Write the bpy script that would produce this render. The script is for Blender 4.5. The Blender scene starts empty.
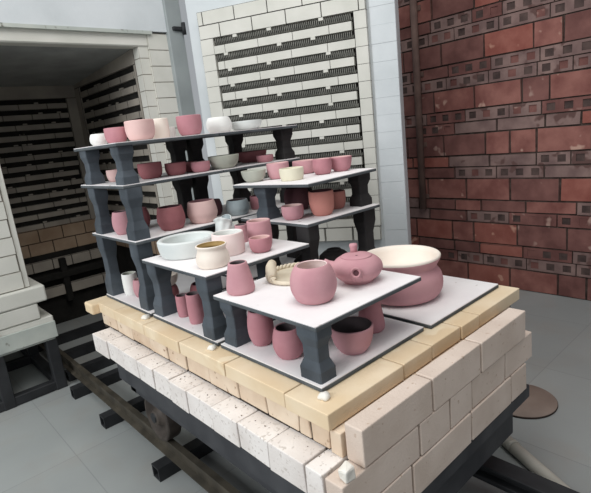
import bpy, bmesh, math, random
from mathutils import Vector, Matrix
random.seed(7)
SC = bpy.context.scene
COL = SC.collection
S = 0.68            # metres per layout unit
HC = 2.2            # camera height in layout units (floor at z = -2.2)

def W(x, y, z):
    return Vector((x*S, y*S, (z+HC)*S))

# ------------------------------------------------------------------ camera
cam_data = bpy.data.cameras.new('camera')
cam = bpy.data.objects.new('camera', cam_data)
COL.objects.link(cam)
yaw, pitch, roll = [math.radians(a) for a in (41.14140, 13.20121, 6.40366)]
fw = Vector((math.sin(yaw)*math.cos(pitch), math.cos(yaw)*math.cos(pitch), -math.sin(pitch)))
rt = fw.cross(Vector((0, 0, 1))).normalized()
dn = fw.cross(rt)
r2 = math.cos(roll)*rt + math.sin(roll)*dn
d2 = -math.sin(roll)*rt + math.cos(roll)*dn
mw = Matrix.Identity(4)
for i in range(3):
    mw[i][0] = r2[i]; mw[i][1] = -d2[i]; mw[i][2] = -fw[i]
mw.translation = W(0, 0, 0)
cam.matrix_world = mw
cam_data.sensor_width = 36.0
cam_data.sensor_fit = 'HORIZONTAL'
cam_data.lens = 484.5359/591*36
cam_data.clip_start = 0.02
SC.camera = cam

# ------------------------------------------------------------------ world, light, exposure
world = bpy.data.worlds.new('world'); SC.world = world
world.use_nodes = True
bg = world.node_tree.nodes['Background']
bg.inputs['Color'].default_value = (0.90, 0.95, 1.0, 1)
bg.inputs['Strength'].default_value = 0.34

def area(name, loc, target, size, size_y, power, color):
    l = bpy.data.lights.new(name, 'AREA'); l.shape = 'RECTANGLE'
    l.size = size; l.size_y = size_y; l.energy = power; l.color = color
    o = bpy.data.objects.new(name, l); COL.objects.link(o)
    o.location = loc
    o.rotation_euler = (Vector(target)-Vector(loc)).to_track_quat('-Z', 'Y').to_euler()
    return o
area('daylight_doorway', (-3.6, 1.5, 3.3), (1.2, 1.6, 0.8), 3.2, 2.6, 180, (0.95, 0.98, 1.0))
area('overhead_fill', (0.7, 0.6, 4.6), (1.3, 1.6, 0.0), 2.6, 2.6, 80, (1.0, 0.98, 0.95))  # unseen soft area lamp, added to light the scene from above
SC.view_settings.view_transform = 'Standard'
SC.view_settings.look = 'None'
SC.view_settings.exposure = 0.14
SC.view_settings.gamma = 1.0
SC.view_settings.use_curve_mapping = False

# ------------------------------------------------------------------ materials
def rgb(r, g, b):
    f = lambda c: (c/255/12.92) if c/255 <= 0.04045 else ((c/255+0.055)/1.055)**2.4
    return (f(r), f(g), f(b), 1)

def mat(name, c1, c2=None, scale=8.0, rough=0.85, bump=0.15, bscale=60.0, metallic=0.0, spec=0.3, detail=5.0, speck=None, lo=0.35, hi=0.65):
    m = bpy.data.materials.new(name); m.use_nodes = True
    nt = m.node_tree; n = nt.nodes; L = nt.links
    p = n['Principled BSDF']
    p.inputs['Roughness'].default_value = rough
    p.inputs['Metallic'].default_value = metallic
    p.inputs['Specular IOR Level'].default_value = spec
    tc = n.new('ShaderNodeTexCoord')
    geo = n.new('ShaderNodeObjectInfo')
    add = n.new('ShaderNodeVectorMath'); add.operation = 'ADD'
    mul = n.new('ShaderNodeVectorMath'); mul.operation = 'SCALE'
    mul.inputs[0].default_value = (13.1, 7.7, 3.3)
    L.new(geo.outputs['Random'], mul.inputs['Scale'])
    L.new(tc.outputs['Object'], add.inputs[0]); L.new(mul.outputs[0], add.inputs[1])
    no = n.new('ShaderNodeTexNoise'); no.inputs['Scale'].default_value = scale; no.inputs['Detail'].default_value = detail
    L.new(add.outputs[0], no.inputs['Vector'])
    cr = n.new('ShaderNodeValToRGB')
    cr.color_ramp.elements[0].position = lo; cr.color_ramp.elements[1].position = hi
    cr.color_ramp.elements[0].color = c1; cr.color_ramp.elements[1].color = c2 or c1
    L.new(no.outputs['Fac'], cr.inputs['Fac'])
    colout = cr.outputs['Color']
    if speck:
        n3 = n.new('ShaderNodeTexNoise'); n3.inputs['Scale'].default_value = speck[1]; n3.inputs['Detail'].default_value = 2
        L.new(add.outputs[0], n3.inputs['Vector'])
        c3 = n.new('ShaderNodeValToRGB'); c3.color_ramp.elements[0].position = speck[2]; c3.color_ramp.elements[1].position = speck[2]+0.06
        c3.color_ramp.elements[0].color = (0, 0, 0, 1); c3.color_ramp.elements[1].color = (1, 1, 1, 1)
        L.new(n3.outputs['Fac'], c3.inputs['Fac'])
        mx = n.new('ShaderNodeMix'); mx.data_type = 'RGBA'
        L.new(c3.outputs['Color'], mx.inputs['Factor']); L.new(colout, mx.inputs['A']); mx.inputs['B'].default_value = speck[0]
        colout = mx.outputs['Result']
    L.new(colout, p.inputs['Base Color'])
    if bump:
        n2 = n.new('ShaderNodeTexNoise'); n2.inputs['Scale'].default_value = bscale; n2.inputs['Detail'].default_value = 4
        L.new(add.outputs[0], n2.inputs['Vector'])
        b = n.new('ShaderNodeBump'); b.inputs['Strength'].default_value = bump; b.inputs['Distance'].default_value = 0.004
        L.new(n2.outputs['Fac'], b.inputs['Height']); L.new(b.outputs['Normal'], p.inputs['Normal'])
    return m

M = {}
M['pink'] = mat('pink_bisque', rgb(187, 138, 145), rgb(199, 152, 157), 10, 0.9, 0.08, 120)
M['rose'] = mat('rose_bisque', rgb(176, 121, 129), rgb(188, 135, 142), 10, 0.9, 0.08, 120)
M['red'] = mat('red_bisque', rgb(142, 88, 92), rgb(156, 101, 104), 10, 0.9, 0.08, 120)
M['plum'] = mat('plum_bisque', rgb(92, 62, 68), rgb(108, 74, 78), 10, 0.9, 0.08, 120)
M['blush'] = mat('blush_bisque', rgb(212, 176, 172), rgb(222, 190, 184), 10, 0.9, 0.08, 120)
M['cream'] = mat('cream_bisque', rgb(232, 220, 208), rgb(238, 228, 216), 10, 0.9, 0.08, 120)
M['blushwhite'] = mat('blush_white_bisque', rgb(236, 216, 212), rgb(240, 224, 220), 10, 0.9, 0.08, 120)
M['white'] = mat('white_bisque', rgb(226, 226, 222), rgb(236, 236, 232), 10, 0.9, 0.08, 120)
M['pale'] = mat('pale_blue_white_glaze', rgb(208, 213, 211), rgb(220, 223, 220), 8, 0.7, 0.05, 90)
M['sage'] = mat('grey_green_slip', rgb(166, 168, 158), rgb(184, 185, 172), 8, 0.85, 0.08, 90)
M['straw'] = mat('pale_straw_slip', rgb(214, 208, 184), rgb(224, 218, 196), 8, 0.85, 0.08, 90)
M['bluegrey'] = mat('blue_grey_glaze', rgb(126, 140, 146), rgb(166, 176, 178), 5, 0.5, 0.05, 60)
M['ochre'] = mat('ochre_glaze', rgb(150, 122, 72), rgb(176, 148, 96), 12, 0.6, 0.05, 60)
M['clay'] = mat('buff_clay', rgb(206, 194, 172), rgb(220, 209, 188), 16, 0.9, 0.2, 80)
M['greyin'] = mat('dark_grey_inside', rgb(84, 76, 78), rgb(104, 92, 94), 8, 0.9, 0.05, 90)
M['char'] = mat('charcoal_glaze', rgb(40, 38, 38), rgb(58, 54, 52), 9, 0.7, 0.15, 60)
M['wash'] = mat('white_kiln_wash', rgb(231, 226, 226), rgb(240, 237, 236), 6, 0.95, 0.1, 90, speck=(rgb(198, 190, 186), 22, 0.70))
M['carbide'] = mat('silicon_carbide', rgb(70, 75, 79), rgb(90, 95, 98), 9, 0.75, 0.12, 120)
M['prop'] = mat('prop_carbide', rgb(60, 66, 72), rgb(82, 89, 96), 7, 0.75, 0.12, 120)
M['propshade'] = mat('shaded_prop_carbide', rgb(38, 37, 38), rgb(54, 52, 52), 7, 0.75, 0.12, 120)  # same prop carbide, with the shade on inner props put into the colour
M['salmon'] = mat('salmon_bisque', rgb(176, 116, 108), rgb(190, 130, 120), 10, 0.9, 0.08, 120)
M['yellow'] = mat('yellow_firebrick', rgb(220, 196, 161), rgb(231, 213, 185), 5, 0.95, 0.2, 110, speck=(rgb(232, 214, 184), 9, 0.62))
M['tan'] = mat('tan_firebrick', rgb(205, 180, 154), rgb(226, 208, 186), 7, 0.95, 0.35, 90, speck=(rgb(168, 140, 116), 30, 0.66))
M['wbrick'] = mat('white_insulating_firebrick', rgb(222, 214, 207), rgb(236, 230, 224), 6, 0.95, 0.35, 140, speck=(rgb(196, 184, 174), 50, 0.66))
M['wbrickend'] = mat('shaded_insulating_firebrick', rgb(206, 189, 175), rgb(220, 204, 191), 6, 0.95, 0.35, 140, speck=(rgb(190, 168, 150), 50, 0.68))  # same white firebrick, darkened to carry the shade of the end face
M['coredark'] = mat('dark_gap_core', rgb(40, 34, 30), rgb(62, 54, 48), 30, 0.95, 0.3, 90)  # near-black core colour that shows through the brick gaps
M['step'] = mat('dusty_white_firebrick', rgb(216, 208, 202), rgb(232, 226, 221), 6, 0.95, 0.35, 140, speck=(rgb(203, 195, 188), 70, 0.60))
M['dust'] = mat('dark_dusty_mortar', rgb(112, 100, 92), rgb(150, 140, 130), 30, 0.95, 0.3, 90)
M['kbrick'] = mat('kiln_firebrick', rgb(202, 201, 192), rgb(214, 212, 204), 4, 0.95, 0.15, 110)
M['kbrickin'] = mat('kiln_shaded_firebrick', rgb(150, 143, 134), rgb(172, 164, 152), 4, 0.95, 0.15, 110)  # kiln brick again, with the unlit chamber's shade mixed into its colour
M['kbrown'] = mat('kiln_stained_firebrick', rgb(150, 126, 104), rgb(172, 150, 128), 5, 0.95, 0.15, 110)
M['ceil'] = mat('kiln_ceiling_fibre', rgb(150, 152, 150), rgb(168, 170, 168), 5, 0.95, 0.2, 60)
M['joint'] = mat('thin_brick_joint', rgb(150, 144, 134), rgb(170, 164, 154), 20, 0.95, 0)
M['plaster'] = mat('white_render', rgb(198, 203, 205), rgb(212, 216, 218), 3, 0.95, 0.25, 30)
M['coil'] = mat('heating_wire', rgb(120, 120, 114), rgb(140, 139, 132), 20, 0.7, 0)
M['groove'] = mat('element_groove', rgb(28, 27, 25), rgb(40, 38, 35), 12, 0.95, 0)  # near-black: shade painted into the element slots; also colours the dark bars
M['column'] = mat('grey_painted_steel', rgb(138, 144, 144), rgb(154, 160, 160), 3, 0.6, 0.05, 40)
M['shell'] = mat('grey_green_painted_steel', rgb(168, 174, 168), rgb(188, 192, 184), 5, 0.7, 0.1, 40, speck=(rgb(120, 118, 110), 18, 0.66))
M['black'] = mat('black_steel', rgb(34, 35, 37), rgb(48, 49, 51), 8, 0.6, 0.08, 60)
M['frame'] = mat('black_car_frame', rgb(50, 51, 55), rgb(66, 67, 70), 8, 0.55, 0.08, 60)
M['rail'] = mat('worn_brown_rail', rgb(60, 56, 49), rgb(84, 78, 68), 9, 0.55, 0.15, 60, metallic=0.2)
M['iron'] = mat('worn_cast_iron', rgb(58, 52, 48), rgb(84, 76, 70), 12, 0.6, 0.15, 60, metallic=0.2)
M['pipe'] = mat('grey_plastic_pipe', rgb(176, 172, 162), rgb(192, 188, 178), 7, 0.6, 0.05, 60)
M['board'] = mat('round_brown_board', rgb(132, 116, 106), rgb(150, 134, 124), 5, 0.6, 0.05, 60)
M['boardedge'] = mat('dark_board_edge', rgb(50, 40, 36), rgb(60, 50, 44), 5, 0.8, 0)
M['wad'] = mat('white_wadding_clay', rgb(222, 218, 208), rgb(236, 232, 224), 20, 0.95, 0.4, 80)
M['conduit'] = mat('brown_painted_conduit', rgb(98, 78, 72), rgb(116, 94, 86), 9, 0.7, 0.05, 60)
M['mortar'] = mat('dark_mortar', rgb(52, 42, 38), rgb(84, 72, 66), 22, 0.95, 0.3, 80)
M['hole'] = mat('dark_brick_hole', rgb(64, 52, 50), rgb(90, 74, 70), 12, 0.95, 0.3, 60)  # dark face set slightly back in each brick hole
M['brickA'] = mat('red_brick', rgb(120, 75, 69), rgb(150, 102, 93), 7, 0.92, 0.35, 50, speck=(rgb(182, 146, 132), 9, 0.66))
M['brickB'] = mat('dark_red_brick', rgb(102, 67, 63), rgb(128, 88, 82), 7, 0.92, 0.35, 50, speck=(rgb(160, 130, 120), 9, 0.68))
M['brickC'] = mat('grey_rose_brick', rgb(112, 90, 87), rgb(140, 116, 110), 7, 0.92, 0.35, 50, speck=(rgb(96, 72, 68), 9, 0.60))
M['brickD'] = mat('orange_red_brick', rgb(132, 76, 67), rgb(154, 98, 87), 7, 0.92, 0.35, 50, speck=(rgb(186, 140, 122), 9, 0.68))

# tiled grey floor
def floor_mat():
    m = mat('grey_floor_tiles', rgb(146, 150, 149), rgb(163, 166, 164), 1.2, 0.42, 0.05, 40, spec=0.4, lo=0.3, hi=0.7)
    nt = m.node_tree; n = nt.nodes; L = nt.links; p = n['Principled BSDF']
    old = p.inputs['Base Color'].links[0].from_socket
    tc = n.new('ShaderNodeTexCoord'); mp = n.new('ShaderNodeMapping')
    mp.inputs['Location'].default_value = (-0.772*S, -1.513*S, 0)
    L.new(tc.outputs['Object'], mp.inputs['Vector'])
    bt = n.new('ShaderNodeTexBrick'); bt.offset = 0; bt.squash = 1
    bt.inputs['Scale'].default_value = 1.0; bt.inputs['Brick Width'].default_value = 1.0785*S; bt.inputs['Row Height'].default_value = 1.0785*S
    bt.inputs['Mortar Size'].default_value = 0.0028; bt.inputs['Mortar Smooth'].default_value = 0.2; bt.inputs['Bias'].default_value = 0
    bt.inputs['Color1'].default_value = (0.96, 0.96, 0.96, 1); bt.inputs['Color2'].default_value = (1.04, 1.04, 1.04, 1); bt.inputs['Mortar'].default_value = (0.8, 0.8, 0.8, 1)
    L.new(mp.outputs[0], bt.inputs['Vector'])
    mx = n.new('ShaderNodeMix'); mx.data_type = 'RGBA'; mx.blend_type = 'MULTIPLY'; mx.inputs['Factor'].default_value = 1
    L.new(old, mx.inputs['A']); L.new(bt.outputs['Color'], mx.inputs['B'])
    # worn dusty smears
    n2 = n.new('ShaderNodeTexNoise'); n2.inputs['Scale'].default_value = 3.5; n2.inputs['Detail'].default_value = 6
    L.new(tc.outputs['Object'], n2.inputs['Vector'])
    cr = n.new('ShaderNodeValToRGB'); cr.color_ramp.elements[0].position = 0.5; cr.color_ramp.elements[1].position = 0.8
    cr.color_ramp.elements[0].color = (0, 0, 0, 1); cr.color_ramp.elements[1].color = (0.35, 0.35, 0.35, 1)
    L.new(n2.outputs['Fac'], cr.inputs['Fac'])
    m2 = n.new('ShaderNodeMix'); m2.data_type = 'RGBA'; m2.inputs['B'].default_value = rgb(150, 138, 126)
    L.new(cr.outputs['Color'], m2.inputs['Factor']); L.new(mx.outputs['Result'], m2.inputs['A'])
    L.new(m2.outputs['Result'], p.inputs['Base Color'])
    return m
M['floor'] = floor_mat()

# ------------------------------------------------------------------ mesh helpers
ROOT = {}
class MB:
    """collects geometry in layout units; build() links it as one mesh object"""
    def __init__(s, T=None):
        s.bm = bmesh.new(); s.T = T; s.mats = []
    def P(s, p):
        return Vector(s.T(*p)) if s.T else Vector(p)
    def slot(s, m):
        if m not in s.mats: s.mats.append(m)
        return s.mats.index(m)
    def hexa(s, pts, bev=0, m=None, seg=1):
        v = [s.bm.verts.new(s.P(p)) for p in pts]
        fs = []
        for q in ((0,3,2,1),(4,5,6,7),(0,1,5,4),(1,2,6,5),(2,3,7,6),(3,0,4,7)):
            fs.append(s.bm.faces.new([v[i] for i in q]))
        if m is not None:
            k = s.slot(m)
            for f in fs: f.material_index = k
        if bev:
            es = set(e for f in fs for e in f.edges)
            bmesh.ops.bevel(s.bm, geom=list(es), offset=bev, segments=seg, affect='EDGES', profile=0.5)
    def box(s, x0, x1, y0, y1, z0, z1, bev=0, m=None, jit=0, seg=1):
        j = lambda: random.uniform(-jit, jit)
        pts = [(x0,y0,z0),(x1,y0,z0),(x1,y1,z0),(x0,y1,z0),(x0,y0,z1),(x1,y0,z1),(x1,y1,z1),(x0,y1,z1)]
        if jit: pts = [(a+j(), b+j(), c+j()) for a, b, c in pts]
        s.hexa(pts, bev, m, seg)
    def tube(s, path, r, seg=8, m=None, cap=True):
        k = s.slot(m) if m is not None else 0
        pts = [s.P(p) for p in path]; rings = []
        prev = None
        for i, p in enumerate(pts):
            t = (pts[min(i+1, len(pts)-1)]-pts[max(i-1, 0)]).normalized()
            if prev is None:
                a = Vector((0, 0, 1)) if abs(t.z) < 0.9 else Vector((1, 0, 0))
                u = t.cross(a).normalized()
            else:
                u = (prev-t*prev.dot(t)).normalized()
            prev = u; w = t.cross(u)
            rr = r[i] if isinstance(r, (list, tuple)) else r
            rings.append([s.bm.verts.new(p+u*rr*math.cos(2*math.pi*j/seg)+w*rr*math.sin(2*math.pi*j/seg)) for j in range(seg)])
        for a, b in zip(rings, rings[1:]):
            for j in range(seg):
                f = s.bm.faces.new((a[j], a[(j+1)%seg], b[(j+1)%seg], b[j])); f.material_index = k; f.smooth = True
        if cap:
            for q, rev in ((rings[0], True), (rings[-1], False)):
                f = s.bm.faces.new(list(reversed(q)) if rev else q); f.material_index = k
    def lathe(s, prof, seg=40, m=None, m_from=None, m2=None, sx=1, sy=1, wob=None):
        """prof: (r, z) list from outer bottom centre over the rim to the inner bottom centre"""
        k = s.slot(m) if m is not None else 0
        k2 = s.slot(m2) if m2 is not None else k
        rings = []
        for (r, z) in prof:
            if r < 1e-6: rings.append([s.bm.verts.new(s.P((0, 0, z)))])
            else:
                ring = []
                for j in range(seg):
                    a = 2*math.pi*j/seg
                    q = wob(a, r, z) if wob else (1, 0)
                    ring.append(s.bm.verts.new(s.P((r*q[0]*sx*math.cos(a), r*q[0]*sy*math.sin(a), z+q[1]))))
                rings.append(ring)
        for i, (a, b) in enumerate(zip(rings, rings[1:])):
            kk = k2 if (m_from is not None and i >= m_from) else k
            for j in range(seg):
                jj = (j+1) % seg
                if len(a) == 1 and len(b) == 1: continue
                if len(a) == 1: f = s.bm.faces.new((a[0], b[jj], b[j]))
                elif len(b) == 1: f = s.bm.faces.new((a[j], a[jj], b[0]))
                else: f = s.bm.faces.new((a[j], a[jj], b[jj], b[j]))
                f.material_index = kk; f.smooth = True
    def build(s, name, m=None, parent=None, loc=None, rotz=0):
        if not s.mats: s.mats = [m]
        off = ROOT.get(parent.name, Vector((0, 0, 0))) if parent else Vector((0, 0, 0))
        base = Vector(loc) if loc is not None else None
        for v in s.bm.verts:
            if parent is not None:
                v.co = (v.co-off)*S if loc is None else v.co*S
            elif base is not None:
                v.co = v.co*S
            else:
                v.co = Vector((v.co.x*S, v.co.y*S, (v.co.z+HC)*S))
        bmesh.ops.recalc_face_normals(s.bm, faces=s.bm.faces[:])
        me = bpy.data.meshes.new(name); s.bm.to_mesh(me); s.bm.free()
        for q in s.mats: me.materials.append(M[q] if isinstance(q, str) else q)
        o = bpy.data.objects.new(name, me); COL.objects.link(o)
        if parent is not None:
            o.parent = parent
            if loc is not None: o.location = Vector(loc)*S
        elif base is not None:
            o.location = W(*base)
        o.rotation_euler.z = rotz
        return o

def tag(o, label=None, cat=None, group=None, kind=None):
    if label: o['label'] = label
    if cat: o['category'] = cat
    if group: o['group'] = group
    if kind: o['kind'] = kind
    return o

def thing(name, label, cat, loc, group=None):
    o = bpy.data.objects.new(name, None); COL.objects.link(o)
    o.location = W(*loc); o.empty_display_size = 0.05
    tag(o, label, cat, group)
    ROOT[o.name] = Vector(loc)
    return o

# ------------------------------------------------------------------ structure: floor and red block wall
f = MB(); f.box(-4.5, 6.2, -3.0, 9.0, -2.35, -2.2)
fo = f.build('floor', 'floor', loc=(0, 0, -2.2)) if False else f.build('floor', 'floor')
tag(fo, kind='structure')

XW = 5.77
w = MB()
w.box(XW+0.02, XW+0.5, -2.2, 9.0, -2.2, 2.35, m='mortar')
z = -2.2; ci = 0
kinds = ['tall', 'thin', 'thin']
while z < 2.3:
    kd = kinds[ci % 3]; ci += 1
    hgt = 0.27 if kd == 'tall' else 0.145
    y = -2.2 + random.uniform(-0.4, 0)
    holed_run = random.random() < 0.5
    while y < 9.0:
        ln = random.choice((0.56, 0.56, 0.30)) if kd == 'tall' else random.choice((0.55, 0.55, 0.36))
        y0, y1 = max(y, -2.2), min(y+ln, 9.0)
        if y1-y0 > 0.05:
            g = 0.007
            dx = random.uniform(-0.006, 0.006)
            z0, z1 = max(z+0.006, -2.2), min(z+hgt-0.006, 2.35)
            if kd == 'thin':
                if random.random() < 0.22: holed_run = not holed_run
            if kd == 'thin' and holed_run:
                c = random.choice(('brickC', 'brickC', 'brickB'))
                nh = max(1, int(round((y1-y0)/0.185)))
                pit = (y1-y0-2*g)/nh; hw = pit*0.25
                zc = (z0+z1)/2; hh = (z1-z0)*0.30
                w.box(XW+dx, XW+0.06, y0+g, y1-g, zc+hh, z1, 0, m=c)
                w.box(XW+dx, XW+0.06, y0+g, y1-g, z0, zc-hh, 0, m=c)
                ya = y0+g
                for q in range(nh):
                    yc = y0+g+pit*(q+0.5)
                    w.box(XW+dx, XW+0.06, ya, yc-hw, zc-hh, zc+hh, 0, m=c)
                    w.box(XW+dx+random.choice((0.004, 0.006, 0.012)), XW+0.06, yc-hw, yc+hw, zc-hh, zc+hh, 0, m=random.choice(('hole', 'hole', 'brickB')))
                    ya = yc+hw
                w.box(XW+dx, XW+0.06, ya, y1-g, zc-hh, zc+hh, 0, m=c)
            else:
                c = random.choice(('brickA', 'brickA', 'brickB', 'brickD', 'brickB') if kd == 'tall' else ('brickA', 'brickB', 'brickC', 'brickD', 'brickB'))
                w.box(XW+dx, XW+0.06, y0+g, y1-g, z0, z1, 0.005, m=c, jit=0.004)
        y += ln
    z += hgt
tag(w.build('wall_right'), kind='structure')

c = MB(); c.tube([(XW-0.045, 3.785, 2.35), (XW-0.045, 3.785, -1.22)], 0.045, 10)
con = thing('wall_conduit', 'thin brown vertical conduit pipe running down the red brick wall', 'pipe', (XW-0.045, 3.785, -1.22))
c.build('pipe', 'conduit', con)
for zz in (1.35, 0.55, -0.35, -1.05):
    k = MB(); k.box(XW-0.012, XW-0.002, 3.71, 3.86, zz-0.03, zz+0.03); k.build('clip', 'conduit', con)

# ------------------------------------------------------------------ kiln
YF = 4.97
kiln = thing('kiln', 'big white brick electric kiln standing open, dark chamber behind the pottery cart', 'kiln', (1.75, YF, -2.2))

def brick_rows(mb, T, u0, u1, z0, z1, d0, d1, course, length, m, off=0.0, gap=0.0018):
    zz = z0; i = 0
    while zz < z1-0.02:
        zt = min(zz+course, z1)
        u = u0-(length*0.5 if (i % 2) else 0)-off
        while u < u1:
            a, b = max(u, u0), min(u+length, u1)
            if b-a > 0.02:
                mb.hexa([T(a+gap, d0, zz+gap), T(b-gap, d0, zz+gap), T(b-gap, d1, zz+gap), T(a+gap, d1, zz+gap),
                         T(a+gap, d0, zt-gap), T(b-gap, d0, zt-gap), T(b-gap, d1, zt-gap), T(a+gap, d1, zt-gap)], 0.004, m)
            u += length
        zz = zt; i += 1
ID = lambda a, b, c_: (a, b, c_)

# right jamb: outer layer and the recessed inner layer
m_ = MB(); m_.box(2.53, 2.86, YF+0.02, 7.35, -1.7, 1.18, m='joint')
for i_ in range(18):
    zt_ = 1.165-i_*0.163
    m_.box(2.615, 2.845, YF-0.01, YF+0.1, zt_-0.161, zt_-0.002, 0.003, 'kbrick')
    m_.box(2.850, 2.875, YF-0.008, YF+0.1, zt_-0.161, zt_-0.002, 0.003, 'kbrick')
for i_ in range(17):
    zt_ = 1.085-i_*0.163
    m_.box(2.505, 2.615, YF+0.015, YF+0.16, zt_-0.1615, zt_-0.0015, 0.003, 'kbrick')
m_.build('jamb', None, kiln)
# left jamb with its stepped sealing ledges
m_ = MB(); m_.box(-0.6, 0.97, YF+0.02, 7.35, -1.45, 1.20, m='joint')
brick_rows(m_, ID, -0.6, 0.957, -1.13, 1.20, YF-0.01, YF+0.10, 0.163, 1.1, 'kbrick', off=0.1)
brick_rows(m_, ID, 0.957, 1.005, -1.13, 1.12, YF+0.002, YF+0.14, 2.4, 0.30, 'kbrick', off=0.1, gap=0.0)
m_.build('jamb', None, kiln)
m_ = MB()
m_.box(0.45, 1.11, YF-0.06, 7.2, -1.288, -1.135, 0.015, 'kbrick', seg=2)
m_.build('ledge', None, kiln)
m_ = MB()
m_.box(0.45, 1.02, YF-0.05, 7.2, -1.445, -1.292, 0.01, 'kbrick')
m_.build('ledge', None, kiln)
m_ = MB()
m_.box(0.45, 1.125, YF-0.04, 7.2, -1.52, -1.449, 0.01, 'kbrick')
m_.build('ledge', None, kiln)
# painted steel shell in front of the left jamb
m_ = MB(); m_.box(-0.6, 1.125, YF-0.07, YF-0.045, -1.66, -1.50, 0.004); m_.box(-0.6, 1.1, YF-0.05, 7.2, -1.68, -1.64)
m_.hexa([(-0.6,YF-0.075,-1.5),(0.62,YF-0.075,-1.5),(0.62,YF-0.05,-1.5),(-0.6,YF-0.05,-1.5),(-0.6,YF-0.075,-0.8),(0.50,YF-0.075,-0.8),(0.50,YF-0.05,-0.8),(-0.6,YF-0.05,-0.8)])
m_.build('steel_shell', 'shell', kiln)
# lintel and render above the opening
m_ = MB(); m_.box(-0.6, 2.62, YF+0.0, YF+0.16, 1.035, 1.19, 0.012, 'kbrick')
m_.build('lintel', None, kiln)
m_ = MB(); m_.box(-0.6, 2.66, YF-0.045, YF+0.02, 1.150, 1.182)
m_.build('lintel_angle', 'shell', kiln)
m_ = MB(); m_.box(-0.6, 2.90, YF-0.03, YF+0.3, 1.182, 2.35); m_.box(-0.6, 2.86, YF+0.3, 7.35, 1.18, 2.0)
m_.build('front_render', 'plaster', kiln)
# chamber: ceiling, side wall, back wall
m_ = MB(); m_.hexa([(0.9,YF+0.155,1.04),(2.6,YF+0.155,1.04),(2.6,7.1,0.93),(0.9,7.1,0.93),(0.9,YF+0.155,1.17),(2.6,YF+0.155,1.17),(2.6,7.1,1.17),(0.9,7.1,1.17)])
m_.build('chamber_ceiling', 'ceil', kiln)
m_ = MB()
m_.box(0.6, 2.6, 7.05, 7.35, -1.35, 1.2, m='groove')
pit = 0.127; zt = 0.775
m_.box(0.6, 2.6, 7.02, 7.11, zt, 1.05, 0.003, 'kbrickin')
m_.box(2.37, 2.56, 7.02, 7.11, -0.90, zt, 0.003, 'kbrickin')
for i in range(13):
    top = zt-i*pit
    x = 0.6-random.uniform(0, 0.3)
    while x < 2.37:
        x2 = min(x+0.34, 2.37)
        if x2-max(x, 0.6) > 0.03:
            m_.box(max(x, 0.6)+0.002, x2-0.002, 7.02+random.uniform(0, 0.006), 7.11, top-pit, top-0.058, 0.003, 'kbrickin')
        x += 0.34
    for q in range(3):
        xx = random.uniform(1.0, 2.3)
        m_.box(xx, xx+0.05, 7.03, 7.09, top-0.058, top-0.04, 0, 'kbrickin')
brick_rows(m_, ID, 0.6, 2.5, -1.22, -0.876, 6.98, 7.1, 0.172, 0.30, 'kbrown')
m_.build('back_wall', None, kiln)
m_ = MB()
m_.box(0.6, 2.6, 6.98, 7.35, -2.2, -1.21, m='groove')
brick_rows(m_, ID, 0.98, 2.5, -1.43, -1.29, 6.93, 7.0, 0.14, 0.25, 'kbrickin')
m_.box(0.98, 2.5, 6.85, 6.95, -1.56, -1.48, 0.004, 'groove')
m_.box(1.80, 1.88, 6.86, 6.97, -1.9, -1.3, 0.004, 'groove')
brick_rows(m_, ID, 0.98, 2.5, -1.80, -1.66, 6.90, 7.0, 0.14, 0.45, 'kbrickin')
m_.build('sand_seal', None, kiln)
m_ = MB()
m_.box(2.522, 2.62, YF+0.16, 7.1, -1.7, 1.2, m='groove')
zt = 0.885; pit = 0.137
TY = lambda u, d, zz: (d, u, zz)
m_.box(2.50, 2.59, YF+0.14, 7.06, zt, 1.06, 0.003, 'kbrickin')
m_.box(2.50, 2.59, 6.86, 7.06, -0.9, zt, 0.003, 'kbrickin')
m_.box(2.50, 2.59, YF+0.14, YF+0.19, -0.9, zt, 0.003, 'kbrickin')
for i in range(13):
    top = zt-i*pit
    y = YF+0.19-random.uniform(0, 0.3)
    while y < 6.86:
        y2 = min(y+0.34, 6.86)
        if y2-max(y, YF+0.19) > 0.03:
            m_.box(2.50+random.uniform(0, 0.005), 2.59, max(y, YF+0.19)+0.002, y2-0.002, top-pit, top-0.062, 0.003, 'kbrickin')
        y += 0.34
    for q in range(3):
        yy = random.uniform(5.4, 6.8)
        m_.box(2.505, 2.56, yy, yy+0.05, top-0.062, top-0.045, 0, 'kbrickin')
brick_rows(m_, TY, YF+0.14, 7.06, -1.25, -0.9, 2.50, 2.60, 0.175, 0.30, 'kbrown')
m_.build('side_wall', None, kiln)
# steel column at the hinge side
m_ = MB(); m_.box(2.842, 3.022, YF-0.07, YF+0.08, -2.2, 2.35, 0.006)
col = m_.build('steel_column', 'column', kiln)
m_ = MB(); m_.box(2.89, 3.035, YF-0.10, YF-0.02, 1.19, 1.23, 0.006); m_.tube([(3.01, YF-0.105, 1.15), (3.01, YF-0.105, 1.27)], 0.022, 10)
tag(m_.build('hinge', 'black', kiln), 'dark hinge bracket on the grey column')
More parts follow.
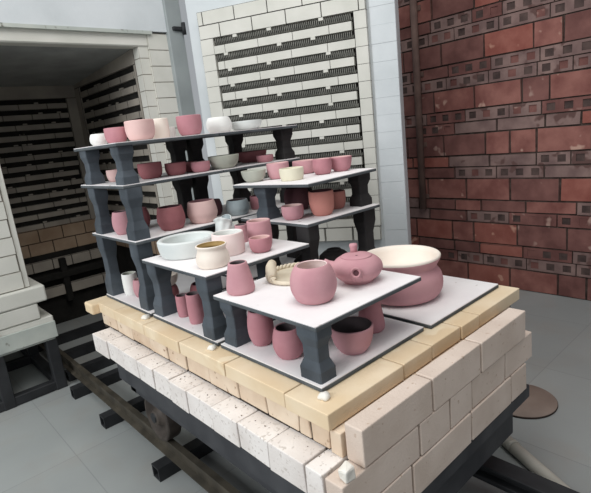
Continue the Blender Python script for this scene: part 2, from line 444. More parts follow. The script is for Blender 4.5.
# black tube stand under the left wall
def tube_bar(name, a, b, r, m, parent):
    k = MB(); x0, x1 = sorted((a[0], b[0])); y0, y1 = sorted((a[1], b[1])); z0, z1 = sorted((a[2], b[2]))
    k.box(x0-r, x1+r, y0-r, y1+r, z0-r, z1+r, 0.006); return k.build(name, m, parent)
for (x, y) in ((0.60, YF), (1.06, YF), (0.60, 5.9), (1.06, 5.9), (0.60, 6.8), (1.06, 6.8), (-0.5, YF), (-0.5, 6.8), (2.62, YF+0.06), (2.62, 6.8)):
    tube_bar('stand_leg', (x, y, -2.15), (x, y, -1.73 if x < 2 else -1.70), 0.05, 'black', kiln)
tube_bar('stand_rail', (-0.5, YF, -2.15), (1.06, YF, -2.15), 0.045, 'black', kiln)
tube_bar('stand_rail', (0.60, YF, -2.15), (0.60, 6.8, -2.15), 0.045, 'black', kiln)
tube_bar('stand_rail', (1.06, YF, -2.15), (1.06, 6.8, -2.15), 0.045, 'black', kiln)
tube_bar('stand_rail', (-0.5, 6.8, -2.15), (1.06, 6.8, -2.15), 0.045, 'black', kiln)
tube_bar('stand_rail', (0.6, 5.9, -2.15), (1.06, 5.9, -2.15), 0.045, 'black', kiln)

# open door with its element panel, swung out to the right
DQ = Vector((3.0, 4.7, 0)); DD = Vector((math.cos(math.radians(-60.9)), math.sin(math.radians(-60.9)), 0)).normalized(); DN = Vector((math.sin(math.radians(-60.9)), -math.cos(math.radians(-60.9)), 0)).normalized()
def TD(t, n, zz):     # t along the door, n depth away from us (negative = towards the yard)
    p = DQ+DD*t-DN*n
    return (p.x, p.y, zz)
door = MB()
door.hexa([TD(-0.05, 0.03, -1.95), TD(2.108, 0.03, -1.95), TD(2.108, 0.30, -1.95), TD(-0.05, 0.30, -1.95),
           TD(-0.05, 0.03, 2.05), TD(2.108, 0.03, 2.05), TD(2.108, 0.30, 2.05), TD(-0.05, 0.30, 2.05)], 0.008, 'plaster')
dpanel = door.build('door_panel', None, kiln)
tag(dpanel, 'white rendered kiln door swung open')
pg = MB(TD)
t0, t1 = 0.245, 1.725
zt, pit, sh = 1.034, 0.158, 0.078
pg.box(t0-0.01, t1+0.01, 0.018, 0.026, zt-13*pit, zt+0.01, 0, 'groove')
brick_rows(pg, lambda a, b, c_: (a, b, c_), 0.10, 1.845, zt, 1.304, -0.035, 0.03, 0.136, 0.36, 'kbrick', off=0.12, gap=0.0008)
NS = 13
for i in range(NS):
    top = zt-i*pit
    inset = 0.0 if i % 2 == 0 else 0.03
    # edge bricks (left and right) next to the slots
    pg.box(0.10, t0+0.002, -0.035, 0.03, top-pit+0.0006, top-0.0006, 0.0015, 'kbrick')
    pg.box(t1+0.002, 1.845, -0.035, 0.03, top-pit+0.0006, top-0.0006, 0.0015, 'kbrick')
    u = t0-random.uniform(0.05, 0.3)
    while u < t1:
        a, b = max(u, t0+(0.02 if i % 2 else 0)), min(u+0.37, t1-(0.022 if i % 2 == 0 else 0))
        if b-a > 0.03: pg.box(a+0.0012, b-0.0012, -0.035+random.uniform(0, 0.004), 0.03, top-pit, top-sh, 0.0015, 'kbrick')
        u += 0.37
    for q in (random.uniform(0.35, 0.5), random.uniform(0.8, 0.95), random.uniform(1.25, 1.5)):
        pg.box(q, q+0.045, -0.036, 0.02, top-0.026, top, 0, 'kbrick')
brick_rows(pg, lambda a, b, c_: (a, b, c_), 0.10, 1.845, zt-NS*pit-0.155, zt-NS*pit, -0.04, 0.03, 0.155, 0.30, 'kbrick', off=0.05, gap=0.006)
plug = pg.build('brick_plug', None, kiln)
for i in range(NS):
    e = MB(TD)
    top = zt-i*pit; zc = top-sh/2
    n = 74; pts = []
    for k in range(n*6+1):
        a = 2*math.pi*k/6
        pts.append((t0+0.02+(t1-t0-0.04)*k/(n*6), -0.010+0.018*math.cos(a), zc+0.034*math.sin(a)))
    e.tube(pts, 0.0052, 4)
    el = e.build('heating_coil', 'coil', kiln)
e = MB(TD)
for i in range(24):
    e.box(1.868, 2.105, 0.012+random.uniform(0, 0.006), 0.05, -1.9+i*0.164+0.0004, -1.9+(i+1)*0.164-0.0004, 0.0015)
e.build('door_flange', 'plaster', kiln)

# ------------------------------------------------------------------ rail track
track = thing('rail_track', 'brown steel rails on black sleepers leading into the kiln', 'rail track', (1.8, 2.0, -2.2))
for x in (1.215,):
    r = MB()
    prof = [(-0.045,-2.1),(0.045,-2.1),(0.045,-2.09),(0.010,-2.08),(0.010,-2.02),(0.022,-2.012),(0.022,-1.99),(-0.022,-1.99),(-0.022,-2.012),(-0.010,-2.02),(-0.010,-2.08),(-0.045,-2.09)]
    a = [r.bm.verts.new((x+p[0], -0.3, p[1])) for p in prof]; b = [r.bm.verts.new((x+p[0], 6.7, p[1])) for p in prof]
    for i in range(len(prof)):
        j = (i+1) % len(prof); r.bm.faces.new((a[i], a[j], b[j], b[i]))
    r.bm.faces.new(a[::-1]); r.bm.faces.new(b)
    r.build('rail', 'rail', track)
r = MB(); r.box(2.30, 2.42, -0.3, 6.7, -2.1, -2.07, 0.004); r.box(2.30, 2.42, -0.3, 6.7, -2.008, -1.99, 0.004); r.box(2.35, 2.37, -0.3, 6.7, -2.07, -2.008)  # right rail: black colour stands in for the cart's shadow on it
tag(r.build('rail', 'black', track), 'right channel rail, coloured black for the cart shadow')
for y in (0.1, 1.0, 1.95, 2.92, 3.88, 4.62, 5.05, 5.6, 6.2):
    s_ = MB(); x0, x1 = (1.062, 2.47) if y < 4.7 else (1.15, 2.5)
    t = 0.012
    s_.box(x0, x1, y-0.05, y+0.05, -2.2, -2.2+t); s_.box(x0, x1, y-0.05, y+0.05, -2.1-t, -2.1)
    s_.box(x0, x1, y-0.05, y-0.05+t, -2.2+t, -2.1-t); s_.box(x0, x1, y+0.05-t, y+0.05, -2.2+t, -2.1-t)
    s_.build('sleeper', 'black', track)

# ------------------------------------------------------------------ kiln car
car = thing('kiln_car', 'wheeled kiln cart of white and yellow firebricks on a black steel frame', 'kiln cart', (1.8, 2.3, -1.98))
k = MB()
k.box(1.0, 1.06, 1.08, 3.05, -1.45, -1.337, 0.004); k.box(1.06, 2.52, 1.10, 3.05, -1.56, -1.52)
k.box(1.02, 2.54, 1.04, 1.12, -1.60, -1.522, 0.006)
k.box(1.20, 2.44, 1.09, 1.20, -1.80, -1.60, 0.006)
k.box(1.36, 1.44, 1.2, 3.05, -1.60, -1.45); k.box(2.20, 2.28, 1.2, 3.05, -1.60, -1.45)
k.box(1.06, 2.52, 2.97, 3.05, -1.56, -1.45)
k.build('frame', 'frame', car)
k = MB(); k.box(1.12, 2.60, 1.12, 3.36, -1.52, -1.222, m='coredark'); k.box(1.116, 2.68, 1.21, 3.48, -1.222, -1.10, m='coredark')
k.box(1.36, 2.44, 1.40, 3.30, -1.10, -1.03, m='coredark')
k.build('deck_core', None, car)
for (x, y) in ((1.215, 3.0), (2.36, 3.0), (1.215, 1.45), (2.36, 1.45)):
    sg = 1 if x < 2 else -1
    q = MB(lambda a, b, c_, x=x, y=y, sg=sg: (x+sg*c_, y+a, -1.988+0.175+b))
    q.lathe([(0.0, -0.060), (0.05, -0.060), (0.055, -0.050), (0.07, -0.015), (0.135, -0.010), (0.15, -0.045), (0.172, -0.045), (0.175, -0.035), (0.175, 0.03), (0.172, 0.05), (0.12, 0.05), (0.0, 0.05)], 36)
    wh = q.build('wheel', 'iron', car)
    q = MB(); q.tube([(x-sg*0.07, y, -1.805), (x+sg*0.2, y, -1.805)], 0.035, 12); q.build('axle', 'black', car)
    q = MB(); q.box(min(x+sg*0.08, x+sg*0.14), max(x+sg*0.08, x+sg*0.14), y-0.06, y+0.06, -1.85, -1.5, 0.005); q.build('bearing_bracket', 'black', car)

def car_brick(name, x0, x1, y0, y1, z0, z1, m, bev=0.004, jit=0.002, g=0.0038):
    q = MB(); q.box(x0+g, x1-g, y0+g, y1-g, z0+0.002, z1-0.002 if z1 < -1.06 else z1, bev, jit=jit if z1 < -1.06 else 0.0, seg=2)
    return q.build(name, m, car)
# long side: stepped white course
ys = [3.38, 3.14, 2.90, 2.68, 2.48, 2.29, 2.10, 1.87, 1.66, 1.446, 1.226, 1.13]
for a, b in zip(ys, ys[1:]):
    car_brick('white_firebrick', 0.988+random.uniform(-0.006, 0.006), 1.16, b, a, -1.338, -1.205+random.uniform(-0.002, 0.002), 'step', 0.004, 0.003)
# long side: tan course under the coping
y = 3.46
while y > 1.34:
    b = max(y-random.choice((0.21, 0.23, 0.25)), 1.302)
    car_brick('tan_firebrick', 1.102+random.uniform(-0.004, 0.004), 1.22, b, y, -1.197, -1.097, 'tan', 0.006, 0.003); y = b
x = 1.104
while x < 2.6:
    b = min(x+0.31, 2.66)
    car_brick('tan_firebrick', x, b, 1.195, 1.30, -1.197, -1.097, 'tan', 0.006, 0.003); x = b
car_brick('tan_firebrick', 1.104, 1.56, 1.131, 1.195, -1.205, -1.10, 'tan', 0.004, 0.002)
car_brick('tan_firebrick', 1.56, 2.02, 1.131, 1.195, -1.205, -1.10, 'tan', 0.004, 0.002)
car_brick('tan_firebrick', 2.02, 2.46, 1.131, 1.195, -1.205, -1.10, 'tan', 0.004, 0.002)
# yellow coping
ys = [3.44, 3.156, 2.716, 2.287, 1.855, 1.42]
for a, b in zip(ys, ys[1:]):
    car_brick('yellow_coping_brick', 1.082+random.uniform(-0.004, 0.006), 1.36, b, a, -1.096, -1.024, 'yellow', 0.004, 0)
xs = [1.082, 1.564, 1.79, 2.05, 2.235, 2.72]
for i, (a, b) in enumerate(zip(xs, xs[1:])):
    car_brick('yellow_coping_brick', a, b, 1.166+random.uniform(-0.003, 0.005)*(i > 0), 1.42 if i == 0 else 1.39, -1.096, -1.024, 'yellow', 0.004, 0)
for a, b in ((1.39, 1.82), (1.82, 2.25), (2.25, 2.68), (2.68, 3.1), (3.1, 3.52)):
    car_brick('yellow_coping_brick', 2.44, 2.72, a, b, -1.096, -1.024, 'yellow', 0.004, 0)
for a, b in ((1.36, 1.7), (1.7, 2.07), (2.07, 2.44)):
    car_brick('yellow_coping_brick', a, b, 3.28, 3.54, -1.096, -1.024, 'yellow', 0.004, 0)
q = MB(); q.box(1.035, 1.30, 3.44, 3.58, -1.105, -1.026, 0.014, seg=3); q.build('yellow_coping_brick', 'yellow', car)
# end wall: three courses of white firebrick
for (x_list, z0, z1, y0) in (([1.113, 1.572, 1.985, 2.476], -1.208, -1.052, 1.030), ([0.99, 1.464, 1.705, 1.90, 2.24, 2.575], -1.362, -1.208, 1.034), ([1.06, 1.40, 1.88, 2.30, 2.49], -1.522, -1.362, 1.030)):
    for a, b in zip(x_list, x_list[1:]):
        car_brick('end_firebrick', a, b, y0+random.uniform(-0.002, 0.002), 1.128, z0, z1, 'wbrickend', 0.005, 0.0025, 0.0055)
# crumbs of mortar along the step
cr = MB()
for i in range(70):
    yy = random.uniform(1.2, 3.34); xx = random.choice((1.115, 1.08, 1.05))+random.uniform(-0.02, 0.015); sz = random.uniform(0.0012, 0.0032)
    cr.box(xx, xx+sz*1.5, yy, yy+sz*2, -1.206, -1.206+sz, 0)
tag(cr.build('brick_crumbs', 'dust', car), kind='stuff')

# ------------------------------------------------------------------ kiln shelves and props
def shelf(label, x0, y0, ztop, sx=0.725, sy=0.725, th=0.022, group='kiln shelves on the cart', rot=0.0):
    t = thing('kiln_shelf', label, 'kiln shelf', (x0+sx/2, y0+sy/2, ztop-th), group)
    t.rotation_euler.z = rot
    q = MB(); q.box(x0, x0+sx, y0, y0+sy, ztop-th, ztop-0.004, 0.003); q.build('slab', 'carbide', t)
    q = MB(); q.box(x0+0.002, x0+sx-0.002, y0+0.002, y0+sy-0.002, ztop-0.004, ztop); q.build('wash_coat', 'wash', t)
    return t
zB, zL1, zL2, zL3, zM1, zF1, zR1, zR2 = -1.0, -0.542, -0.197, 0.055, -0.648, -0.739, -0.543, -0.300
TH = 0.022
base = 'white kiln shelf on the yellow bricks, '
shelf(base+'front corner, below the bowl and cups', 1.182, 1.290, zB)
shelf(base+'third along the side, under the white mug', 1.182, 2.79, zB)
shelf(base+'middle of the side, below the pale dish shelf', 1.182, 2.04, zB)
shelf(base+'at the right under the huge pink planter', 1.942, 1.272, zB)
shelf(base+'behind the planter, under the charcoal bowls', 1.942, 2.02, zB)
shelf(base+'farthest back corner by the kiln door', 1.942, 2.79, zB)
shelf('low front kiln shelf with white top carrying the teapot and front cup', 1.182, 1.290, zF1)
shelf('middle kiln shelf with white top carrying the pale dish and cream jar', 1.182, 2.055, zM1)
shelf('lowest raised shelf of the left stack, carrying pink pots, left half', 1.182, 2.82, zL1)
shelf('lowest raised shelf of the left stack, right half with blue grey pot', 1.915, 2.82, zL1)
shelf('second shelf of the tall left stack, left half with three red bowls', 1.182, 2.85, zL2)
shelf('second shelf of the tall left stack, right half with pale grey bowl', 1.915, 2.85, zL2)
shelf('topmost grey shelf of the tall stack, left half with large pink bowl', 1.182, 2.84, zL3)
shelf('topmost grey shelf of the tall stack, right half with white jar', 1.915, 2.84, zL3)
shelf('lower kiln shelf of the right rear stack with three pink pots', 1.945, 2.095, zR1, 0.70, 0.68)
shelf('upper white kiln shelf of the right rear stack with small pale bowls', 1.915, 2.098, zR2, 0.74, 0.67, rot=math.radians(6))

def prop(label, x, y, z0, z1, sx=0.10, sy=0.115, group='black kiln props', m='prop'):
    q = MB(); h = z1-z0
    prof = [(0, 1.0), (0.20, 1.0), (0.36, 0.72), (0.62, 0.72), (0.80, 0.98), (1, 0.98)]
    rings = []
    for (fz, k_) in prof:
        a, b = sx/2*k_, sy/2*k_; c_ = 0.10
        rings.append([q.bm.verts.new((px*a, py*b, fz*h)) for px, py in
                      ((-1, -1+c_), (-1+c_, -1), (1-c_, -1), (1, -1+c_), (1, 1-c_), (1-c_, 1), (-1+c_, 1), (-1, 1-c_))])
    for A, B_ in zip(rings, rings[1:]):
        for j in range(8): q.bm.faces.new((A[j], A[(j+1) % 8], B_[(j+1) % 8], B_[j]))
    q.bm.faces.new(rings[0][::-1]); q.bm.faces.new(rings[-1])
    o = q.build('kiln_prop', m, None, (x, y, z0))
    return tag(o, label, 'kiln prop', group)
prop('dark waisted kiln prop under the front corner of the teapot shelf', 1.247, 1.372, zB, zF1-TH, 0.095, 0.125)
prop('dark waisted kiln prop under the left corner of the teapot shelf', 1.262, 1.955, zB, zF1-TH, 0.115, 0.105)
prop('dark kiln prop under the hidden back of the teapot shelf', 1.845, 1.95, zB, zF1-TH)
prop('dark waisted kiln prop under the left corner of the pale dish shelf', 1.252, 2.71, zB, zM1-TH, 0.115, 0.115)
prop('dark waisted kiln prop under the front corner of the pale dish shelf', 1.235, 2.125, zB, zM1-TH, 0.10, 0.11)
prop('dark kiln prop under the right end of the pale dish shelf', 1.83, 2.42, zB, zM1-TH)
for (za, zb, nm, ys_) in ((zB, zL1, 'bottom tier of the left stack', (3.46, 2.905)), (zL1, zL2, 'middle tier of the left stack', (3.43, 2.90)), (zL2, zL3, 'top tier of the left stack', (3.44, 2.915))):
    prop('blue grey waisted prop at the outer left corner, '+nm, 1.240, ys_[0], za, zb-TH, 0.10, 0.115)
    prop('blue grey waisted prop at the near front corner, '+nm, 1.245, ys_[1], za, zb-TH, 0.105, 0.115)
    prop('dark prop at the stack centre, left of the pair, '+nm, 1.84, 3.32, za, zb-TH, 0.12, 0.115, m='propshade')
    prop('dark prop at the stack centre, right of the pair, '+nm, 1.985, 3.32, za, zb-TH, 0.12, 0.115, m='propshade')
    prop('dark prop at the right end, '+nm, 2.575, 2.95, za, zb-TH, 0.12, 0.115, m='propshade')
    prop('dark prop at the back right, '+nm, 2.47, 3.46, za, zb-TH, 0.12, 0.115, m='propshade')
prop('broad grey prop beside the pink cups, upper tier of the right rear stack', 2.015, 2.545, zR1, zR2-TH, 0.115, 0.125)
prop('dark waisted prop at the right end, upper tier of the right rear stack', 2.575, 2.205, zR1, zR2-TH, 0.125, 0.11, m='propshade')
prop('dark prop at the back, upper tier of the right rear stack', 2.52, 2.70, zR1, zR2-TH, m='propshade')
prop('dark prop at the front left, lower tier of the right rear stack', 2.005, 2.165, zB, zR1-TH, m='propshade')
prop('dark prop behind the front left one, lower tier of the right rear stack', 2.01, 2.56, zB, zR1-TH, m='propshade')
prop('dark waisted prop at the right end, lower tier of the right rear stack', 2.575, 2.185, zB, zR1-TH, 0.125, 0.11, m='propshade')

# ------------------------------------------------------------------ pottery
PROF = dict(
 bowl=[(.55,0),(.62,.05),(.82,.28),(.94,.6),(1,1)],
 deep=[(.60,0),(.78,.07),(.94,.30),(1,.62),(.985,1)],
 round=[(.60,0),(.76,.06),(.95,.28),(1,.5),(.95,.75),(.84,.95),(.80,1)],
 closed=[(.60,0),(.78,.06),(.95,.28),(1,.48),(.95,.72),(.82,.92),(.72,1)],
 belly=[(.66,0),(.80,.07),(.97,.33),(1,.5),(.94,.78),(.86,1)],
 mug=[(.84,0),(.93,.06),(.99,.3),(1,.6),(.97,1)],
 vase=[(.86,0),(.96,.05),(1,.16),(.92,.42),(.78,.75),(.66,1)],
 jar=[(.80,0),(.9,.06),(1,.28),(.98,.5),(.86,.76),(.84,.84),(.92,.95),(.93,1)],
 flat=[(.82,0),(.9,.08),(.97,.4),(1,.75),(1,1)],
)
def smooth(prof, n=24):
    # Catmull-Rom through the profile points
    out = []
    P = [prof[0]]+prof+[prof[-1]]
    seg = len(prof)-1; per = max(2, n//seg)
    for i in range(seg):
        p0, p1, p2, p3 = P[i], P[i+1], P[i+2], P[i+3]
        for j in range(per):
            t = j/per
            out.append(tuple(0.5*((2*p1[k])+(-p0[k]+p2[k])*t+(2*p0[k]-5*p1[k]+4*p2[k]-p3[k])*t*t+(-p0[k]+3*p1[k]-3*p2[k]+p3[k])*t**3) for k in (0, 1)))
    out.append(prof[-1])
    return out
def pot_profile(kind, r, h, wall):
    o = [(a*r, b*h) for a, b in smooth(PROF[kind])]
    inner = [(max(a-wall, 0.001), max(b, wall*1.2)) for a, b in reversed(o) if b > wall*1.2]
    prof = [(0, 0)]+o
    ra, za = o[-1]
    prof += [(ra-wall*0.25, za+wall*0.22), (ra-wall*0.75, za+wall*0.18)]
    n_out = len(prof)-1
    prof += inner+[(inner[-1][0]*0.7, wall*1.1), (0, wall*1.1)]
    return prof, n_out
def pot(name, kind, label, x, y, z, r, h, m, m2=None, cat=None, wall=None, group='pots drying on the shelves', wob=None, sx=1, sy=1, rotz=0):
    wall = wall or min(0.011, r*0.16)
    prof, no = pot_profile(kind, r, h, wall)
    q = MB(); q.lathe(prof, 40, m=m, m_from=no, m2=m2 or m, wob=wob, sx=sx, sy=sy)
    o = q.build(name, None, None, (x, y, z), rotz)
    return tag(o, label, cat or name.split('_')[-1], group)

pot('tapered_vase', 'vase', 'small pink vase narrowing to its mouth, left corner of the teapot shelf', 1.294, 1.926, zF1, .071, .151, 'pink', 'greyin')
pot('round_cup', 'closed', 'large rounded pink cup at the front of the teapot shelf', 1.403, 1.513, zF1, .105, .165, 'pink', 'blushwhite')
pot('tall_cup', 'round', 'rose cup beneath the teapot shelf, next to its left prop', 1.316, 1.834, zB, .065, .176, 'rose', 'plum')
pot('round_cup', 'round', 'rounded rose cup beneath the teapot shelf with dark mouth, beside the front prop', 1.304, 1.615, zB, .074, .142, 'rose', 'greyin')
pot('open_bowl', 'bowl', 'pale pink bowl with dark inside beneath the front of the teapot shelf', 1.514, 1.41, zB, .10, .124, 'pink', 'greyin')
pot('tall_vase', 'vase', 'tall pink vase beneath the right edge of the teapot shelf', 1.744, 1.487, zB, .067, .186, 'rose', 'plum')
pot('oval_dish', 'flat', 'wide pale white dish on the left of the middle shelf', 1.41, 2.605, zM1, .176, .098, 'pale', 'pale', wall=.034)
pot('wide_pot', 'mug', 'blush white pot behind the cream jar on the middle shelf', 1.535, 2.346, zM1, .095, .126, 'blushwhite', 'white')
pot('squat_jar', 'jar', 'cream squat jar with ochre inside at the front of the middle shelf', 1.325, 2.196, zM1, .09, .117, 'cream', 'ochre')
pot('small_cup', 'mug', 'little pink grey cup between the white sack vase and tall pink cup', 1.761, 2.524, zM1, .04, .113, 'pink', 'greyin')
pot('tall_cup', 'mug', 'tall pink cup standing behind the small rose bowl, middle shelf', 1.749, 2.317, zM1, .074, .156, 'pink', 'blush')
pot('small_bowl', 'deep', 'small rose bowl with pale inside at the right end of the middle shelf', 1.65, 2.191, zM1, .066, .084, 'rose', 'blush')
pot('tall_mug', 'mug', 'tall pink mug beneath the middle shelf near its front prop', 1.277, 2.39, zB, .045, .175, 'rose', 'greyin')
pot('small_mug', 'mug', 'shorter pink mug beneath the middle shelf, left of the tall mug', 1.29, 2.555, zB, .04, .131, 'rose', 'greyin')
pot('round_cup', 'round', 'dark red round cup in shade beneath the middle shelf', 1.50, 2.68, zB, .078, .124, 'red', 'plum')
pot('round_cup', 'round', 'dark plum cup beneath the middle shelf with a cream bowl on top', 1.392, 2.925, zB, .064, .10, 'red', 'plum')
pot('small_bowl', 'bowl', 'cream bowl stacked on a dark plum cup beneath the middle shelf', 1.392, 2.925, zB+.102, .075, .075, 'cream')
pot('white_mug', 'mug', 'white mug at the bottom left beneath the left stack', 1.301, 3.325, zB, .053, .153, 'white', 'sage')
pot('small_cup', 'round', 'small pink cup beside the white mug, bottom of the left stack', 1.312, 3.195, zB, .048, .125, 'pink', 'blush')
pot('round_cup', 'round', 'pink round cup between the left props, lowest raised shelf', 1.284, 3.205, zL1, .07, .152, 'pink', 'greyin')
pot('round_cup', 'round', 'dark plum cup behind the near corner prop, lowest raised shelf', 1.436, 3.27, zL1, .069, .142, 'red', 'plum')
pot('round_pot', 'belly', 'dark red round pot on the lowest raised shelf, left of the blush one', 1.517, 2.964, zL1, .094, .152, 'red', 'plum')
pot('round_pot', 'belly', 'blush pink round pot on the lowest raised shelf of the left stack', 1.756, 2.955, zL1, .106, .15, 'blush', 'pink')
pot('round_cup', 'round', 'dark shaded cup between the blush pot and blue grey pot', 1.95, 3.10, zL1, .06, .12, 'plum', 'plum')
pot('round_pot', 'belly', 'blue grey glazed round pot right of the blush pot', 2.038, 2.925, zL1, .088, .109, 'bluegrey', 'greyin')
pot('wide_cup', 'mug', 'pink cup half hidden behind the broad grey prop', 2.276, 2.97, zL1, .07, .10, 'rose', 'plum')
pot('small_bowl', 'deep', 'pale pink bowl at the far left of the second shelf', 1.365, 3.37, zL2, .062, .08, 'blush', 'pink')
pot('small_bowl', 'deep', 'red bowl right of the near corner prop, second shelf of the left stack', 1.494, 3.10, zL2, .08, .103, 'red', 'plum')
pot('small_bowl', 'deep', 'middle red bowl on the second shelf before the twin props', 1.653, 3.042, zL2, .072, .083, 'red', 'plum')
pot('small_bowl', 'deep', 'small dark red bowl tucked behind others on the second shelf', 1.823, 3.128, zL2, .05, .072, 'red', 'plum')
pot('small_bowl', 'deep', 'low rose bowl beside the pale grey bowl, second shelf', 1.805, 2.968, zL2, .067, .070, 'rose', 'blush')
pot('open_bowl', 'bowl', 'pale grey green bowl on the second shelf of the left stack', 1.995, 2.955, zL2, .112, .091, 'sage', 'sage')
pot('open_bowl', 'bowl', 'wide dark red bowl at the right end of the second shelf', 2.43, 3.20, zL2, .13, .085, 'red', 'plum')
pot('small_bowl', 'deep', 'little red bowl in front of the wide dark red bowl', 2.36, 2.94, zL2, .066, .052, 'rose', 'plum')
pot('round_bowl', 'round', 'white round bowl at the left end of the topmost shelf', 1.268, 3.3, zL3, .057, .073, 'white')
pot('deep_bowl', 'deep', 'rose bowl between the white and large pink bowls, topmost shelf', 1.321, 3.14, zL3, .069, .096, 'rose', 'blush')
pot('deep_bowl', 'deep', 'large blush pink bowl on the topmost shelf', 1.426, 3.0, zL3, .092, .123, 'blush', 'white')
pot('cream_cup', 'mug', 'cream cup right behind the large pink bowl, topmost shelf', 1.618, 3.1, zL3, .059, .131, 'cream')
pot('small_cup', 'mug', 'tiny white cup left of the deep rose bowl, topmost shelf', 1.725, 3.17, zL3, .038, .073, 'white')
pot('deep_bowl', 'deep', 'deep rose bowl in the middle of the topmost shelf', 1.787, 3.0, zL3, .085, .131, 'rose', 'blush')
pot('round_jar', 'round', 'white round jar on the right half of the topmost shelf', 2.094, 3.1, zL3, .096, .11, 'white')
pot('low_dish', 'bowl', 'low pale blue white dish at the right end of the topmost shelf', 2.342, 3.1, zL3, .128, .067, 'pale')
pot('open_bowl', 'bowl', 'pale grey green bowl at the left of the upper right rear shelf', 2.04, 2.685, zR2, .086, .077, 'sage', 'sage')
pot('deep_bowl', 'deep', 'pink bowl next to the grey green bowl, upper right rear shelf', 2.19, 2.60, zR2, .078, .107, 'pink', 'blush')
pot('small_bowl', 'deep', 'small pink bowl tucked at the back of the upper right rear shelf', 2.325, 2.71, zR2, .05, .10, 'pink', 'blush')
pot('straw_bowl', 'flat', 'low pale straw coloured bowl at the front of the upper right rear shelf', 2.112, 2.375, zR2, .08, .077, 'straw', 'straw')
pot('deep_bowl', 'deep', 'wide pink bowl behind the straw bowl, upper right rear shelf', 2.445, 2.60, zR2, .088, .093, 'pink', 'blush')
pot('small_bowl', 'deep', 'smaller of two pink bowls at the right, upper right rear shelf', 2.386, 2.361, zR2, .066, .104, 'rose', 'blush')
pot('open_bowl', 'bowl', 'rightmost pink bowl on the upper right rear shelf', 2.545, 2.334, zR2, .08, .099, 'rose', 'blush')
pot('small_bowl', 'deep', 'small pink bowl at the left of the lower right rear shelf', 2.041, 2.325, zR1, .072, .089, 'pink', 'blush')
pot('tall_pot', 'deep', 'tall salmon pink pot in the middle of the lower right rear shelf', 2.211, 2.225, zR1, .082, .158, 'salmon', 'plum')
pot('small_pot', 'deep', 'salmon pot right behind the tall pot, lower right rear shelf', 2.43, 2.30, zR1, .066, .12, 'salmon', 'plum')
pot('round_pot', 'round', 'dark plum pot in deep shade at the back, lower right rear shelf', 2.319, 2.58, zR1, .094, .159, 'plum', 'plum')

# crumpled sack-shaped vase
def sackwob(a, r, z):
    return (1+0.09*math.sin(3*a+z*40)+0.05*math.sin(7*a-z*60), 0.012*math.sin(2*a+0.6) if z > 0.11 else 0)
pot('pinched_vase', 'jar', 'little pale grey vase pinched like a sack, behind the pale dish', 1.735, 2.672, zM1, .064, .155, 'pale', 'bluegrey', wob=sackwob)

# big planter with flared cream rim
pl = thing('large_planter', 'huge squat pink planter with a flared cream rim, on the right shelf', 'planter', (2.223, 1.642, zB))
R_, H_ = 0.235, 0.245
out = [(.70,0),(.86,.05),(.97,.2),(1.0,.38),(.97,.56),(.88,.70),(.86,.76),(.90,.84),(.955,.93),(.965,.97)]
o_ = [(a*R_, b*H_) for a, b in smooth(out, 36)]
q = MB(); q.lathe([(0, 0)]+o_, 56, m='pink'); q.build('body', None, pl, loc=(0, 0, 0))
q = MB()
q.lathe([(.962*R_, .965*H_), (.968*R_, 1.0*H_), (.94*R_, 1.03*H_), (.90*R_, 1.015*H_), (.87*R_, .90*H_), (.83*R_, .74*H_), (.66*R_, .58*H_), (0, .55*H_)], 56, m='cream')
tag(q.build('rim_bowl', None, pl, loc=(0, 0, 0)), 'cream coloured inner rim')

# teapot
tp = thing('teapot', 'round pink teapot with side spout and knobbed lid on the front shelf', 'teapot', (1.711, 1.521, zF1))
R_, H_ = 0.124, 0.128
body = [(.58,0),(.62,.06),(.66,.10),(.84,.24),(.98,.46),(1,.58),(.95,.74),(.82,.88),(.68,.965),(.62,.985)]
q = MB(); q.lathe([(0, 0)]+[(a*R_, b*H_) for a, b in smooth(body, 36)]+[(0.58*R_, 0.96*H_), (0, 0.95*H_)], 48, m='pink'); q.build('body', None, tp, loc=(0, 0, 0))
q = MB(); q.lathe([(0, .97*H_), (.60*R_, .97*H_), (.615*R_, 1.0*H_), (.58*R_, 1.025*H_), (.3*R_, 1.06*H_), (0, 1.07*H_)], 40, m='pink')
lid = q.build('lid', None, tp, loc=(0, 0, 0))
ROOT[lid.name] = Vector((0, 0, 0))
q = MB(); q.lathe([(0, 1.05*H_), (.15*R_, 1.06*H_), (.14*R_, 1.16*H_), (.17*R_, 1.28*H_), (.15*R_, 1.36*H_), (0, 1.38*H_)], 20, m='pink', wob=lambda a, r, z: (1, 0))
kn = q.build('knob', None, lid, loc=(0.035, 0.045, 0))
q = MB(); q.lathe([(0, 1.05*H_), (.05*R_, 1.05*H_), (.05*R_, 1.075*H_), (0, 1.075*H_)], 12, m='plum')
q.build('vent', None, lid, loc=(-0.02, -0.02, -0.001))
sd = Vector((-0.78, -0.62, 0)).normalized(); su = Vector((0, 0, 1))
q = MB()
a0 = sd*0.098+su*0.066; ax = (sd*0.93+su*0.36).normalized()
q.tube([tuple(a0+ax*t) for t in (0, 0.014, 0.03, 0.044, 0.052)], [0.040, 0.033, 0.027, 0.024, 0.021], 20, cap=False)
q.tube([tuple(a0+ax*t) for t in (0.052, 0.046, 0.03)], [0.021, 0.015, 0.012], 20, cap=False)
sp = q.build('spout', 'pink', tp, loc=(0, 0, 0))
ROOT[sp.name] = Vector((0, 0, 0))
q = MB(); q.tube([tuple(a0+ax*0.026), tuple(a0+ax*0.038)], [0.013, 0.0128], 14)
q.build('spout_hole', 'plum', sp, loc=(0, 0, 0))
hl = Vector((-0.5, 0.86, 0)).normalized()
q = MB(); q.tube([tuple(hl*t+su*(0.07+0.25*(t-0.1))) for t in (0.095, 0.12, 0.145, 0.165)], [0.034, 0.027, 0.026, 0.030], 16)
q.build('side_handle', 'pink', tp, loc=(0, 0, 0))

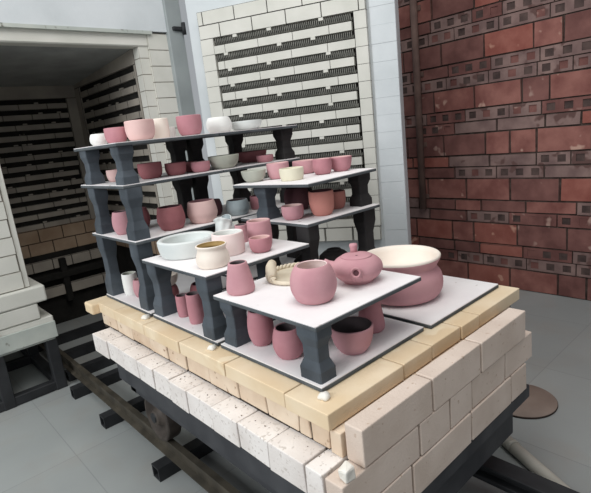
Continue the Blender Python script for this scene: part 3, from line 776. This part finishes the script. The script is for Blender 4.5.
# cream plate with a twisted clay rope
cp = thing('clay_plate', 'flat buff clay plate with twisted rope edge and rolled leaf', 'plate', (1.60, 1.855, zF1))
R_ = 0.155
q = MB(); q.lathe([(0, 0), (.9*R_, 0), (R_, .008), (1.0*R_, .018), (.93*R_, .024), (.8*R_, .016), (0, .016)], 44, m='clay'); q.build('dish', None, cp, loc=(0, 0, 0))
q = MB()
for ph in (0, math.pi):
    pts = []
    for k_ in range(161):
        t = k_/160; a = math.radians(-30+210*t)
        tw = t*2*math.pi*11+ph
        rr = R_*0.93+0.007*math.cos(tw)
        pts.append((rr*math.cos(a), rr*math.sin(a), 0.026+0.007*math.sin(tw)))
    q.tube(pts, 0.0085, 8)
q.build('twisted_rope', 'clay', cp, loc=(0, 0, 0))
q = MB()
pts = [(-0.145, 0.02, 0.035), (-0.125, 0.045, 0.055), (-0.10, 0.075, 0.07), (-0.07, 0.10, 0.078), (-0.045, 0.12, 0.07)]
q.tube(pts, [0.020, 0.030, 0.028, 0.024, 0.012], 12)
q.build('rolled_leaf', 'clay', cp, loc=(0, 0, 0))
q = MB()
pts = [(-0.05, -0.02, 0.022), (-0.02, -0.05, 0.026), (0.03, -0.06, 0.026), (0.07, -0.03, 0.022)]
q.tube(pts, [0.008, 0.014, 0.014, 0.008], 10); q.build('clay_twig', 'clay', cp, loc=(0, 0, 0))

# overturned charcoal bowls behind the teapot
for (x, y, r, lb) in ((2.24, 2.47, .095, 'left charcoal bowl turned upside down behind the teapot'), (2.43, 2.37, .12, 'right charcoal bowl turned upside down behind the teapot')):
    q = MB(); q.lathe([(0, .0), (r*.92, 0), (r, .01), (r*.99, .06), (r*.88, .115), (r*.62, .142), (r*.44, .146), (r*.43, .158), (r*.35, .158), (r*.34, .148), (0, .148)], 36, m='char')
    tag(q.build('overturned_bowl', None, None, (x, y, zB)), lb, 'bowl', 'overturned charcoal bowls')

# small white wads of clay under the shelf edges
for (x, y, r, lb) in ((1.165, 1.262, .026, 'white clay lump under the front shelf corner'), (1.150, 2.80, .028, 'white clay lump on the yellow bricks below the left stack'), (1.150, 2.045, .024, 'white clay lump at the seam of two base shelves')):
    q = MB(); q.lathe([(0, 0), (r*.9, 0), (r, r*.3), (r*.7, r*.75), (0, r*.9)], 14, m='wad', wob=lambda a, rr, zz: (1+0.15*math.sin(3*a+1)+0.1*math.sin(5*a), 0))
    tag(q.build('clay_wad', None, None, (x, y, -1.024)), lb, 'clay lump', 'white clay lumps on the coping')
q = MB(); q.box(-0.025, 0.025, -0.022, 0.022, 0, 0.045, 0.008, jit=0.006, seg=2)
tag(q.build('brick_chip', 'wad', None, (1.045, 1.06, -1.209)), 'broken white brick chip at the near corner of the cart', 'brick chip')

# things on the floor at the right
db = thing('round_board', 'round brown board lying on the grey floor behind the cart end', 'board', (3.40, 1.45, -2.2))
q = MB(); q.lathe([(0, 0), (.243, 0), (.245, .004), (.245, .014), (0, .014)], 48, m='boardedge'); q.build('edge', None, db, loc=(0, 0, 0))
q = MB(); q.lathe([(0, .014), (.243, .014), (.241, .018), (0, .018)], 48, m='board'); q.build('face', None, db, loc=(0, 0, 0))
pp = MB(); pp.tube([(2.84, 1.35, -2.158), (2.39, 0.53, -2.158)], 0.041, 16)
pb = thing('floor_pipe', 'grey plastic pipe lying on the floor by the cart end', 'pipe', (2.6, 1.0, -2.2))
pp.build('pipe', 'pipe', pb)
pp = MB(); pp.tube([(2.79, 1.259, -2.155), (2.775, 1.232, -2.155)], 0.044, 16); pp.build('coupling', 'pipe', pb)
